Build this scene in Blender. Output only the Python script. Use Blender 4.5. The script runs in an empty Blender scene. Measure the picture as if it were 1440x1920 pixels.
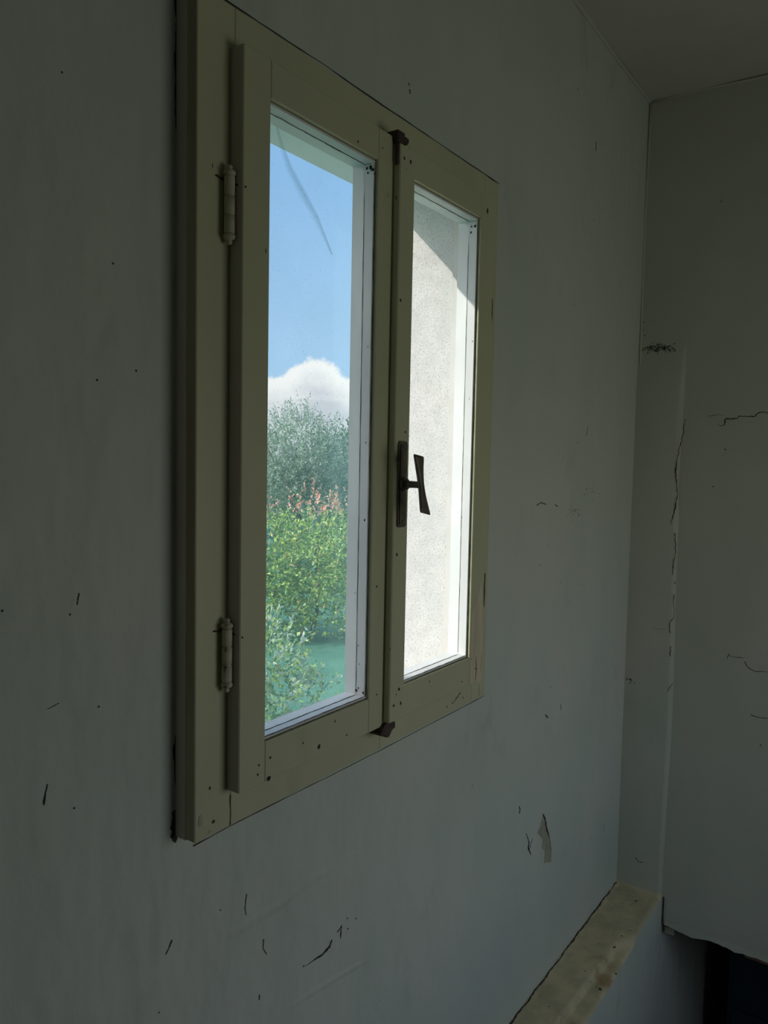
import bpy, math, random
from mathutils import Vector, noise
import numpy as np

random.seed(7)
sc = bpy.context.scene
C = sc.collection

# ------------------------------------------------------------------ camera
F = 1458.96
YAW, PITCH, ROLL = 0.6054, -0.06766, 0.0194
CAM = Vector((-0.68675, -0.80918, 0.51578))
fw = Vector((math.cos(PITCH)*math.cos(YAW), math.cos(PITCH)*math.sin(YAW), math.sin(PITCH)))
r0 = fw.cross(Vector((0, 0, 1))).normalized(); u0 = r0.cross(fw)
rt = r0*math.cos(ROLL) + u0*math.sin(ROLL)
up = -r0*math.sin(ROLL) + u0*math.cos(ROLL)
cd = bpy.data.cameras.new('camera'); cam = bpy.data.objects.new('camera', cd); C.objects.link(cam)
from mathutils import Matrix
m = Matrix((( rt.x, up.x, -fw.x, CAM.x), (rt.y, up.y, -fw.y, CAM.y), (rt.z, up.z, -fw.z, CAM.z), (0, 0, 0, 1)))
cam.matrix_world = m
cd.lens = F*36/1920; cd.sensor_width = 36; cd.clip_start = 0.02; cd.clip_end = 500
sc.camera = cam

# ------------------------------------------------------------------ colour and exposure
sc.view_settings.view_transform = 'Standard'
try: sc.view_settings.look = 'None'
except Exception: pass
sc.view_settings.exposure = 0.0
sc.view_settings.gamma = 1.0
sc.view_settings.use_curve_mapping = False
sc.cycles.use_denoising = True
sc.cycles.max_bounces = 10
sc.cycles.diffuse_bounces = 5
sc.cycles.transparent_max_bounces = 16
sc.cycles.sample_clamp_indirect = 4.0

# ------------------------------------------------------------------ node helper
def nd(nt, typ, **kw):
    n = nt.nodes.new(typ)
    for k, v in kw.items():
        if k.startswith('i_'):
            key = k[2:]
            key = int(key) if key.isdigit() else key.replace('_', ' ')
            n.inputs[key].default_value = v
        else: setattr(n, k, v)
    return n
def mth(nt, op, a, b=None, c=None, clamp=False):
    n = nt.nodes.new('ShaderNodeMath'); n.operation = op; n.use_clamp = clamp
    for i, v in enumerate((a, b, c)):
        if v is None: continue
        if isinstance(v, (int, float)): n.inputs[i].default_value = v
        else: nt.links.new(v, n.inputs[i])
    return n.outputs[0]
def mix(nt, f, a, b, blend='MIX'):
    n = nt.nodes.new('ShaderNodeMix'); n.data_type = 'RGBA'; n.blend_type = blend; n.clamp_factor = True
    for s, v in ((n.inputs[0], f), (n.inputs[6], a), (n.inputs[7], b)):
        if isinstance(v, (int, float)): s.default_value = v
        elif isinstance(v, tuple): s.default_value = (*v[:3], 1)
        else: nt.links.new(v, s)
    return n.outputs[2]
def sstep(nt, v, a, b):
    n = nt.nodes.new('ShaderNodeMapRange'); n.interpolation_type = 'SMOOTHSTEP'
    if isinstance(v, (int, float)): n.inputs[0].default_value = v
    else: nt.links.new(v, n.inputs[0])
    n.inputs[1].default_value = a; n.inputs[2].default_value = b
    return n.outputs[0]

# ------------------------------------------------------------------ sky with a low bank of cumulus
W = bpy.data.worlds.new('sky'); sc.world = W; W.use_nodes = True
nt = W.node_tree; nt.nodes.clear()
tc = nd(nt, 'ShaderNodeTexCoord')
sep = nd(nt, 'ShaderNodeSeparateXYZ'); nt.links.new(tc.outputs['Generated'], sep.inputs[0])
z = sep.outputs[2]
nb = nd(nt, 'ShaderNodeTexNoise', i_Scale=9.0, i_Detail=7.0, i_Roughness=0.55); nt.links.new(tc.outputs['Generated'], nb.inputs['Vector'])
nb2 = nd(nt, 'ShaderNodeTexNoise', i_Scale=30.0, i_Detail=6.0, i_Roughness=0.6); nt.links.new(tc.outputs['Generated'], nb2.inputs['Vector'])
az = mth(nt, 'ARCTAN2', sep.outputs[1], sep.outputs[0])
da = mth(nt, 'MULTIPLY', mth(nt, 'SUBTRACT', az, 0.69), 26.0)
hump = mth(nt, 'MULTIPLY', mth(nt, 'EXPONENT', mth(nt, 'MULTIPLY', mth(nt, 'MULTIPLY', da, da), -1.0)), 0.034)
edge = mth(nt, 'ADD', hump, 0.097)
edge = mth(nt, 'ADD', edge, mth(nt, 'MULTIPLY', mth(nt, 'SUBTRACT', nb.outputs[0], 0.5), 0.05))
edge = mth(nt, 'ADD', edge, mth(nt, 'MULTIPLY', mth(nt, 'SUBTRACT', nb2.outputs[0], 0.5), 0.045))
dz = mth(nt, 'SUBTRACT', edge, z)
cmask = sstep(nt, dz, -0.002, 0.007)
sky = mix(nt, sstep(nt, z, 0.05, 0.42), (0.50, 0.76, 1.08), (0.32, 0.60, 1.02))
mp = nd(nt, 'ShaderNodeMapping'); mp.inputs['Scale'].default_value = (6, 6, 45)
nt.links.new(tc.outputs['Generated'], mp.inputs[0])
ns = nd(nt, 'ShaderNodeTexNoise', i_Scale=1.0, i_Detail=5.0); nt.links.new(mp.outputs[0], ns.inputs['Vector'])
under = mix(nt, sstep(nt, ns.outputs[0], 0.42, 0.62), (0.74, 0.76, 0.84), (0.98, 0.98, 1.03))
ccol = mix(nt, sstep(nt, dz, 0.01, 0.055), (1.2, 1.18, 1.17), under)
col = mix(nt, cmask, sky, ccol)
col = mix(nt, sstep(nt, z, 0.0, -0.03), col, (0.30, 0.36, 0.32))
# unseen bright haze lobe around the sun, added to lift and whiten ambient light
sdir = Vector((-1.0, 0.6, 0.62)).normalized()
dp = nd(nt, 'ShaderNodeVectorMath', operation='DOT_PRODUCT'); nt.links.new(tc.outputs['Generated'], dp.inputs[0]); dp.inputs[1].default_value = sdir
hz = mth(nt, 'POWER', mth(nt, 'MAXIMUM', dp.outputs['Value'], 0.0), 2.5)
hz = mth(nt, 'MULTIPLY', hz, sstep(nt, z, -0.02, 0.03))
hc = nd(nt, 'ShaderNodeVectorMath', operation='SCALE'); hc.inputs[0].default_value = (3.3, 2.85, 2.65); nt.links.new(hz, hc.inputs['Scale'])
hs = nd(nt, 'ShaderNodeVectorMath', operation='ADD'); nt.links.new(col, hs.inputs[0]); nt.links.new(hc.outputs[0], hs.inputs[1]); col = hs.outputs[0]
bg = nd(nt, 'ShaderNodeBackground'); nt.links.new(col, bg.inputs[0]); bg.inputs[1].default_value = 1.0
wo = nd(nt, 'ShaderNodeOutputWorld'); nt.links.new(bg.outputs[0], wo.inputs[0])

# ------------------------------------------------------------------ sun (comes from the left outside, over the lintel)
sd = bpy.data.lights.new('sun', 'SUN'); sun = bpy.data.objects.new('sun', sd); C.objects.link(sun)
sd.energy = 4.0; sd.angle = math.radians(0.6); sd.color = (1.0, 0.96, 0.89)
sun.rotation_euler = Vector((1.0, -0.6, -0.62)).to_track_quat('-Z', 'Y').to_euler()
sun.location = (-6, 6, 6)

# daylight that enters by the opening in the wall opposite the window
ad = bpy.data.lights.new('opening_daylight', 'AREA'); al = bpy.data.objects.new('opening_daylight', ad); C.objects.link(al)
ad.shape = 'RECTANGLE'; ad.size = 1.1; ad.size_y = 1.2; ad.energy = 3.45; ad.color = (1.0, 0.965, 0.87)
al.location = (0.85, -2.02, 0.08); al.rotation_euler = (math.radians(90), 0, 0)

# ------------------------------------------------------------------ scene dimensions (metres; window wall is y = 0, room is y < 0)
WW, WH = 0.830, 1.100          # casement frame
PF = -0.038                    # frame face
PS = -0.062                    # sash face
XE, ZC, ZL, LW = 1.970, 1.704, -0.945, 0.153
ZF = -1.95; ZG = -1.68

# a photograph pixel carried onto a plane of the room (axis, value)
def pix(px, py, axis, val):
    d = fw + rt*((px-720)/F) - up*((py-960)/F)
    t = (val-CAM[axis])/d[axis]
    return CAM + d*t

# ------------------------------------------------------------------ mesh builder
class MB:
    def __init__(s): s.v = []; s.f = []; s.m = []; s.sm = []
    def add(s, vs, fs, mi=0, smooth=False):
        o = len(s.v); s.v += [tuple(v) for v in vs]
        for f in fs: s.f.append([o+i for i in f]); s.m.append(mi); s.sm.append(smooth)
        return s
    def box(s, a, b, mi=0, ch=0.0):
        x0, y0, z0 = [min(p, q) for p, q in zip(a, b)]; x1, y1, z1 = [max(p, q) for p, q in zip(a, b)]
        if ch <= 0:
            vs = [(x0,y0,z0),(x1,y0,z0),(x1,y1,z0),(x0,y1,z0),(x0,y0,z1),(x1,y0,z1),(x1,y1,z1),(x0,y1,z1)]
            return s.add(vs, [(0,3,2,1),(4,5,6,7),(0,1,5,4),(1,2,6,5),(2,3,7,6),(3,0,4,7)], mi)
        # chamfered box
        c = (ch, ch, ch); lo = (x0,y0,z0); hi = (x1,y1,z1)
        vs = []; idx = {}
        for sx in (0,1):
            for sy in (0,1):
                for sz in (0,1):
                    s3 = (sx,sy,sz)
                    for ax in range(3):
                        p = []
                        for k in range(3):
                            e = lo[k] if s3[k] == 0 else hi[k]
                            if k != ax: e += ch if s3[k] == 0 else -ch
                            p.append(e)
                        idx[(s3, ax)] = len(vs); vs.append(tuple(p))
        fs = []
        def quad(l): fs.append(l)
        for ax in range(3):
            o1, o2 = [k for k in range(3) if k != ax]
            for sd_ in (0,1):
                l = []
                for (p, q) in ((0,0),(1,0),(1,1),(0,1)):
                    t = [0,0,0]; t[ax] = sd_; t[o1] = p; t[o2] = q
                    l.append(idx[(tuple(t), ax)])
                quad(l)
        for ax in range(3):          # edges along ax
            o1, o2 = [k for k in range(3) if k != ax]
            for p in (0,1):
                for q in (0,1):
                    t0 = [0,0,0]; t1 = [0,0,0]; t0[o1] = t1[o1] = p; t0[o2] = t1[o2] = q; t1[ax] = 1
                    quad([idx[(tuple(t0), o1)], idx[(tuple(t1), o1)], idx[(tuple(t1), o2)], idx[(tuple(t0), o2)]])
        for sx in (0,1):
            for sy in (0,1):
                for sz in (0,1):
                    fs.append([idx[((sx,sy,sz), k)] for k in range(3)])
        return s.add(vs, fs, mi)
    def lathe(s, c, axis, prof, n=24, mi=0, smooth=True):
        # prof: list of (along, radius)
        A = Vector(axis).normalized(); t = Vector((0,0,1)) if abs(A.z) < .9 else Vector((1,0,0))
        U = A.cross(t).normalized(); V = A.cross(U); c = Vector(c)
        vs = []; fs = []
        for (a, r) in prof:
            for k in range(n):
                th = 2*math.pi*k/n
                vs.append(c + A*a + (U*math.cos(th)+V*math.sin(th))*r)
        for i in range(len(prof)-1):
            for k in range(n):
                k2 = (k+1) % n
                fs.append((i*n+k, i*n+k2, (i+1)*n+k2, (i+1)*n+k))
        fs.append(tuple(range(n))[::-1]); fs.append(tuple((len(prof)-1)*n+k for k in range(n)))
        return s.add(vs, fs, mi, smooth)
    def tube(s, pts, r, n=8, mi=0):
        pts = [Vector(p) for p in pts]; vs = []; fs = []
        rr = r if isinstance(r, (list, tuple)) else [r]*len(pts)
        for i, p in enumerate(pts):
            d = (pts[min(i+1, len(pts)-1)] - pts[max(i-1, 0)]).normalized()
            t = Vector((0,0,1)) if abs(d.z) < .9 else Vector((1,0,0))
            U = d.cross(t).normalized(); V = d.cross(U)
            for k in range(n):
                th = 2*math.pi*k/n
                vs.append(p + (U*math.cos(th)+V*math.sin(th))*rr[i])
        for i in range(len(pts)-1):
            for k in range(n):
                k2 = (k+1) % n; fs.append((i*n+k, i*n+k2, (i+1)*n+k2, (i+1)*n+k))
        fs.append(tuple(range(n))[::-1]); fs.append(tuple((len(pts)-1)*n+k for k in range(n)))
        return s.add(vs, fs, mi, True)
    def prism(s, poly, ax, a, b, mi=0):
        # poly in the two other axes, extruded along ax
        o = [k for k in range(3) if k != ax]; n = len(poly); vs = []
        for e in (a, b):
            for p in poly:
                v = [0,0,0]; v[ax] = e; v[o[0]] = p[0]; v[o[1]] = p[1]; vs.append(tuple(v))
        fs = [tuple(range(n)), tuple(range(n, 2*n))[::-1]] + [(i, i+n, (i+1) % n+n, (i+1) % n) for i in range(n)]
        return s.add(vs, fs, mi)
    def ribbon(s, pts, w, nrm, mi=1, lift=0.0006, jit=0.35, sub=5):
        # thin ragged line lying on a surface: pts with half-widths w (number or list)
        P = [Vector(p) for p in pts]; ws = w if isinstance(w, (list, tuple)) else [w]*len(P)
        Q = []; R = []
        for i in range(len(P)-1):
            for k in range(sub):
                t = k/sub; q = P[i].lerp(P[i+1], t); L = (P[i+1]-P[i]).length
                d = (P[i+1]-P[i]).normalized().cross(nrm)
                q = q + d*random.uniform(-1, 1)*min(L*0.06, 0.0035)*jit
                Q.append(q); R.append((ws[i]*(1-t)+ws[i+1]*t)*random.uniform(0.55, 1.25))
        Q.append(P[-1]); R.append(ws[-1]*.3)
        vs = []; fs = []
        for i, q in enumerate(Q):
            d = (Q[min(i+1, len(Q)-1)]-Q[max(i-1, 0)]).normalized().cross(nrm)
            vs += [q+d*R[i]+nrm*lift, q-d*R[i]+nrm*lift]
        for i in range(len(Q)-1): fs.append((2*i, 2*i+1, 2*i+3, 2*i+2))
        return s.add(vs, fs, mi)
    def disc(s, c, nrm, r, mi=1, lift=0.0005, asp=1.0, n=9):
        c = Vector(c); nrm = Vector(nrm); t = Vector((0,0,1)) if abs(nrm.z) < .9 else Vector((1,0,0))
        U = nrm.cross(t).normalized(); V = nrm.cross(U)
        vs = [c+nrm*lift + (U*math.cos(2*math.pi*k/n) + V*asp*math.sin(2*math.pi*k/n))*r*random.uniform(.7, 1.15) for k in range(n)]
        return s.add(vs, [tuple(range(n))], mi)
    def build(s, name, mats, parent=None, **props):
        me = bpy.data.meshes.new(name); me.from_pydata(s.v, [], s.f)
        for mt in (mats if isinstance(mats, (list, tuple)) else [mats]): me.materials.append(mt)
        me.polygons.foreach_set('material_index', s.m); me.polygons.foreach_set('use_smooth', s.sm)
        me.update()
        import bmesh
        if len(s.f) < 30000:
            bm = bmesh.new(); bm.from_mesh(me); bmesh.ops.recalc_face_normals(bm, faces=bm.faces); bm.to_mesh(me); bm.free()
        o = bpy.data.objects.new(name, me); C.objects.link(o)
        if parent: o.parent = parent
        for k, v in props.items(): o[k] = v
        return o
def empty(name, loc=(0,0,0), **props):
    o = bpy.data.objects.new(name, None); C.objects.link(o); o.location = loc; o.empty_display_size = .05
    for k, v in props.items(): o[k] = v
    return o

# ------------------------------------------------------------------ materials
def new_mat(name):
    mt = bpy.data.materials.new(name); mt.use_nodes = True; t = mt.node_tree; t.nodes.clear()
    out = nd(t, 'ShaderNodeOutputMaterial'); return mt, t, out
def surface(name, c1, c2, scale=4.0, stretch=(1,1,1), rough=0.6, bump=0.2, bscale=60.0, bdist=0.002, c3=None, s3=(0.62, 0.75), sc3=9.0,
            speck=None, spec=0.3, metal=0.0, big=0.0, bigscale=4.0):
    mt, t, out = new_mat(name)
    b = nd(t, 'ShaderNodeBsdfPrincipled'); t.links.new(b.outputs[0], out.inputs[0])
    tcn = nd(t, 'ShaderNodeTexCoord'); mpn = nd(t, 'ShaderNodeMapping'); mpn.inputs['Scale'].default_value = stretch
    t.links.new(tcn.outputs['Object'], mpn.inputs[0]); V = mpn.outputs[0]
    def nz(s, d=5.0, r=0.55):
        n = nd(t, 'ShaderNodeTexNoise', i_Scale=s, i_Detail=d, i_Roughness=r); t.links.new(V, n.inputs['Vector']); return n.outputs[0]
    colr = mix(t, sstep(t, nz(scale), 0.35, 0.65), c1, c2)
    if c3: colr = mix(t, sstep(t, nz(sc3, 6.0, 0.62), *s3), colr, c3)
    if speck:
        n = nd(t, 'ShaderNodeTexVoronoi', i_Scale=speck[0]); t.links.new(V, n.inputs['Vector'])
        d = mth(t, 'LESS_THAN', n.outputs['Distance'], speck[1])
        wn = nd(t, 'ShaderNodeSeparateColor'); t.links.new(n.outputs['Color'], wn.inputs[0])
        d = mth(t, 'MULTIPLY', d, mth(t, 'LESS_THAN', wn.outputs[0], speck[2]))
        colr = mix(t, d, colr, speck[3])
    t.links.new(colr, b.inputs['Base Color'])
    b.inputs['Roughness'].default_value = rough; b.inputs['Specular IOR Level'].default_value = spec; b.inputs['Metallic'].default_value = metal
    h = nz(bscale, 6.0, 0.6)
    bp = nd(t, 'ShaderNodeBump', i_Strength=bump, i_Distance=bdist); t.links.new(h, bp.inputs['Height'])
    last = bp
    if big > 0:
        bp2 = nd(t, 'ShaderNodeBump', i_Strength=big, i_Distance=0.03); t.links.new(nz(bigscale, 3.0, .5), bp2.inputs['Height'])
        t.links.new(bp2.outputs[0], bp.inputs['Normal'])
    t.links.new(last.outputs[0], b.inputs['Normal'])
    return mt

M = {}
M['plaster'] = surface('plaster_window_wall', (0.59,0.65,0.575), (0.65,0.675,0.595), 2.6, (1,1,.55), .85, .6, 55, .0022, c3=(0.53,0.56,0.50), s3=(.58,.78), sc3=6,
                       speck=(28, .045, .10, (0.10,0.10,0.09)), big=.7, bigscale=7)
M['plaster_end'] = surface('plaster_end_wall', (0.60,0.61,0.52), (0.55,0.565,0.48), 2.2, (1,1,.6), .88, .5, 50, .0016, c3=(0.50,0.57,0.46), s3=(.55,.75), sc3=3,
                       speck=(24, .04, .08, (0.10,0.10,0.09)), big=.4, bigscale=5)
M['ceiling'] = surface('plaster_ceiling', (0.60,0.60,0.55), (0.55,0.56,0.50), 2.5, (1,1,1), .9, .4, 40, .001, big=.2)
M['crack'] = surface('dark_crack', (0.055,0.05,0.043), (0.075,0.07,0.058), 30, rough=.95, spec=.05)
M['smudge'] = surface('old_paint_layer', (0.50,0.50,0.36), (0.42,0.43,0.31), 20, rough=.8)
M['under'] = surface('bare_plaster_under_paint', (0.36,0.36,0.26), (0.44,0.44,0.32), 40, rough=.9)
M['wood'] = surface('cream_paint_on_wood', (0.60,0.60,0.385), (0.55,0.555,0.37), 5, (1,1,.25), .42, .25, 45, .0006, c3=(0.47,0.475,0.31), s3=(.6,.8), sc3=7,
                    speck=(40, .04, .06, (0.08,0.07,0.05)), spec=.4)
M['wood_bead'] = surface('white_paint_on_beads', (0.80,0.80,0.78), (0.72,0.72,0.71), 12, (1,1,.5), .45, .2, 60, .0005, c3=(0.50,0.47,0.42), s3=(.66,.80), sc3=22,
                    speck=(60, .05, .10, (0.08,0.07,0.06)))
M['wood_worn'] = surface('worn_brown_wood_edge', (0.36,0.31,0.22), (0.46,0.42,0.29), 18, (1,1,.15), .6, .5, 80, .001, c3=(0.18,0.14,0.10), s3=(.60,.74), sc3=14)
M['edge'] = surface('brownish_edge_paint', (0.62,0.57,0.49), (0.55,0.505,0.43), 10, (1,1,.2), .6, .3, 60, .0006, c3=(0.27,0.23,0.19), s3=(.60,.76), sc3=16)  # browner tone for the left-facing sides of the sash and plaster strip
M['wood_bare'] = surface('bare_weathered_wood', (0.72,0.64,0.46), (0.60,0.53,0.38), 60, (1,1,.08), .7, .6, 120, .001, c3=(0.62,0.60,0.44), s3=(.52,.6), sc3=20)  # bare worn wood; sunlit bounce is also put into its lighter tone
M['iron'] = surface('rusty_iron', (0.10,0.065,0.05), (0.06,0.045,0.04), 60, rough=.7, bump=.6, bscale=200, bdist=.0008, spec=.3)
M['bronze'] = surface('dark_brass', (0.11,0.095,0.075), (0.17,0.145,0.10), 50, rough=.45, bump=.15, bscale=160, bdist=.0003, metal=.35, spec=.4)
M['hinge'] = surface('painted_hinge_metal', (0.50,0.48,0.34), (0.60,0.58,0.43), 60, (1,1,.6), .5, .3, 200, .0004, c3=(0.16,0.10,0.06), s3=(.60,.72), sc3=70)
M['ledge'] = surface('worn_ledge_top', (0.76,0.66,0.42), (0.60,0.53,0.35), 14, (1,1,1), .8, .8, 70, .002, c3=(0.48,0.33,0.17), s3=(.56,.70), sc3=9,
                     speck=(40, .09, .18, (0.09,0.08,0.06)), big=.3, bigscale=14)
M['dark'] = surface('darkened_masonry', (0.13,0.12,0.11), (0.09,0.09,0.085), 4, rough=.95)  # darkness put into the colour: shade beyond the opening, less bounce in the room
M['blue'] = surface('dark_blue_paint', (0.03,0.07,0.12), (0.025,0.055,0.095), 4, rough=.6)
M['terracotta'] = surface('terracotta_brick', (0.36,0.18,0.12), (0.25,0.14,0.10), 30, rough=.9)
M['floor'] = surface('cement_floor', (0.30,0.29,0.27), (0.24,0.23,0.21), 6, rough=.8)
M['rough'] = surface('roughcast_render', (0.64,0.58,0.555), (0.58,0.525,0.50), 30, rough=.95, bump=.8, bscale=300, bdist=.0018, c3=(0.27,0.24,0.23), s3=(.48,.76), sc3=290)
M['soffit'] = surface('white_lintel_plaster', (0.80,0.80,0.80), (0.74,0.75,0.76), 8, rough=.9)
M['outer'] = surface('weathered_outer_paint', (0.60,0.565,0.54), (0.54,0.51,0.48), 12, rough=.7)
M['stone'] = surface('pale_stone_sill', (0.66,0.64,0.58), (0.56,0.54,0.50), 12, rough=.8, bump=.4)
M['lawn'] = surface('lawn_grass', (0.09,0.27,0.18), (0.13,0.33,0.22), 3, rough=.95, bump=1, bscale=60, bdist=.03)
M['bark'] = surface('tree_bark', (0.16,0.13,0.10), (0.24,0.20,0.16), 20, (1,1,.2), .9, 1, 60, .01)
def leafmat(name, c, c2):
    mt, t, out = new_mat(name)
    g = nd(t, 'ShaderNodeNewGeometry'); colr = mix(t, g.outputs['Random Per Island'], c, c2)
    d = nd(t, 'ShaderNodeBsdfPrincipled'); t.links.new(colr, d.inputs['Base Color']); d.inputs['Roughness'].default_value = .38; d.inputs['Specular IOR Level'].default_value = .5
    tr = nd(t, 'ShaderNodeBsdfTranslucent'); t.links.new(colr, tr.inputs[0])
    mx = nd(t, 'ShaderNodeMixShader', i_0=.35); t.links.new(d.outputs[0], mx.inputs[1]); t.links.new(tr.outputs[0], mx.inputs[2]); t.links.new(mx.outputs[0], out.inputs[0])
    return mt
M['leaf_ol'] = leafmat('grey_green_leaves', (0.26,0.36,0.25), (0.52,0.60,0.50))
M['leaf_dk'] = leafmat('dark_green_leaves', (0.03,0.085,0.04), (0.06,0.13,0.06))
M['leaf_gr'] = leafmat('fresh_green_leaves', (0.26,0.46,0.08), (0.78,0.88,0.30))
M['leaf_md'] = leafmat('mid_green_leaves', (0.08,0.22,0.09), (0.20,0.40,0.15))
M['leaf_rd'] = leafmat('red_shoot_leaves', (0.78,0.32,0.22), (0.95,0.62,0.48))
M['leaf_wh'] = leafmat('silver_edged_leaves', (0.30,0.42,0.30), (0.62,0.68,0.55))
def glassmat():
    mt, t, out = new_mat('dusty_window_glass')
    tr = nd(t, 'ShaderNodeBsdfTransparent'); tr.inputs[0].default_value = (0.95,0.97,0.965,1)
    gl = nd(t, 'ShaderNodeBsdfGlossy', i_Roughness=.02)
    lw_ = nd(t, 'ShaderNodeLayerWeight', i_Blend=.5)
    m1 = nd(t, 'ShaderNodeMixShader'); t.links.new(mth(t, 'ADD', mth(t, 'MULTIPLY', mth(t, 'POWER', lw_.outputs['Facing'], 5.0), 0.5), 0.02), m1.inputs[0]); t.links.new(tr.outputs[0], m1.inputs[1]); t.links.new(gl.outputs[0], m1.inputs[2])
    tl = nd(t, 'ShaderNodeBsdfTranslucent'); tl.inputs[0].default_value = (.8,.85,.85,1)
    tcn = nd(t, 'ShaderNodeTexCoord'); n = nd(t, 'ShaderNodeTexNoise', i_Scale=35.0, i_Detail=8.0, i_Roughness=.75); t.links.new(tcn.outputs['Object'], n.inputs['Vector'])
    m2 = nd(t, 'ShaderNodeMixShader'); t.links.new(mth(t, 'MULTIPLY', n.outputs[0], 0.045), m2.inputs[0])
    t.links.new(m1.outputs[0], m2.inputs[1]); t.links.new(tl.outputs[0], m2.inputs[2]); t.links.new(m2.outputs[0], out.inputs[0])
    return mt
M['glass'] = glassmat()
def netmat(name, cover, colr):
    mt, t, out = new_mat(name)
    tr = nd(t, 'ShaderNodeBsdfTransparent')
    df = nd(t, 'ShaderNodeBsdfDiffuse'); df.inputs[0].default_value = (*colr, 1)
    tl = nd(t, 'ShaderNodeBsdfTranslucent'); tl.inputs[0].default_value = (*colr, 1)
    a = nd(t, 'ShaderNodeMixShader', i_0=.5); t.links.new(df.outputs[0], a.inputs[1]); t.links.new(tl.outputs[0], a.inputs[2])
    tcn = nd(t, 'ShaderNodeTexCoord')
    n = nd(t, 'ShaderNodeTexNoise', i_Scale=420.0, i_Detail=2.0); t.links.new(tcn.outputs['Object'], n.inputs['Vector'])
    n2 = nd(t, 'ShaderNodeTexNoise', i_Scale=7.0, i_Detail=4.0); t.links.new(tcn.outputs['Object'], n2.inputs['Vector'])
    f = mth(t, 'MULTIPLY', mth(t, 'ADD', mth(t, 'MULTIPLY', n.outputs[0], 0.5), mth(t, 'MULTIPLY', n2.outputs[0], 1.5)), cover)
    vo = nd(t, 'ShaderNodeTexVoronoi', i_Scale=190.0); t.links.new(tcn.outputs['Object'], vo.inputs['Vector'])
    sc_ = nd(t, 'ShaderNodeSeparateColor'); t.links.new(vo.outputs['Color'], sc_.inputs[0])
    dust = mth(t, 'MULTIPLY', mth(t, 'LESS_THAN', vo.outputs['Distance'], .22), mth(t, 'LESS_THAN', sc_.outputs[0], .16))
    f = mth(t, 'ADD', f, mth(t, 'MULTIPLY', dust, .16), clamp=True)
    m2 = nd(t, 'ShaderNodeMixShader'); t.links.new(f, m2.inputs[0]); t.links.new(tr.outputs[0], m2.inputs[1]); t.links.new(a.outputs[0], m2.inputs[2])
    t.links.new(m2.outputs[0], out.inputs[0]); return mt
M['net'] = netmat('green_fly_net', 0.165, (0.33,0.59,0.60))
M['net2'] = netmat('folded_fly_net', 0.11, (0.10,0.30,0.32))
M['net3'] = netmat('doubled_fly_net', 0.09, (0.26,0.62,0.58))

NY = Vector((0,-1,0)); NX = Vector((-1,0,0)); NZ = Vector((0,0,1))
Y, X = 1, 0
# ================================================================== STRUCTURE
# ---- window wall, two layers: the frame sits in the inner one, the outer one makes the roughcast reveal
w = MB()
X0, X1 = -1.7, 3.3
def layer(y0, y1, hx0, hx1, hz0, hz1, mi):
    w.box((X0,y0,-2.0),(hx0,y1,1.85), mi); w.box((hx1,y0,-2.0),(X1,y1,1.85), mi)
    w.box((hx0,y0,-2.0),(hx1,y1,hz0), mi); w.box((hx0,y0,hz1),(hx1,y1,1.85), 5 if mi == 3 else mi)
layer(0.0, 0.022, 0.0, WW, 0.0, WH, 0)
layer(0.022, 0.20, 0.065, 0.765, -0.03, 1.085, 3)
# plaster smeared onto the left edge of the frame, and along the other edges
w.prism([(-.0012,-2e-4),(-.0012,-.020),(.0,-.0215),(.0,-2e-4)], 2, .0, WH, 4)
def cw(pts, wd, mi=1, jit=.35, sub=5, lift=.0006):
    w.ribbon([pix(a, b, Y, 0) for a, b in pts], wd, NY, mi, lift, jit, sub)
def dw(px, py, r, asp=1.0): w.disc(pix(px, py, Y, 0), NY, r, 1, asp=asp)
# gaps beside the left edge of the frame
cw([(328,0),(330.5,40),(330,80),(330,120),(331,200),(332,260),(332.5,310)], [.003,.0015,.002,.004,.0035,.0018,.0005], jit=.2)
cw([(333,540),(332.5,590),(333,650),(332.5,800)], [.001,.0024,.0014,.0006], jit=.2)
cw([(332,900),(331,1150),(330,1300)], [.0005,.0007,.0005], jit=.2)
cw([(329,1378),(327.5,1410),(328,1450),(329,1480)], [.001,.0042,.0025,.0008], jit=.3)
cw([(327,1518),(325.5,1545),(327,1568),(329,1580)], [.002,.006,.0055,.0015], jit=.3)
# thin joint line between frame and wall (top, bottom, right)
def joint(a, b, n=12, wd=.0016):
    P = [Vector(a).lerp(Vector(b), i/n) for i in range(n+1)]
    w.ribbon(P, [wd*random.uniform(.4, 1.2) for _ in P], NY, 1, .0006, .3, 4)
cw([(415,-5),(500,52),(600,116.5),(700,186),(780,239.5),(860,294),(936,345)], [.0014,.0012,.0008,.0014,.0010,.0009,.0020], jit=.1)
cw([(362,1586),(431,1549),(520,1503.5),(620,1454),(712,1407),(800,1361),(909,1304)], [.0010,.0005,.0008,.0005,.0007,.0005,.0008], jit=.1)
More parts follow.
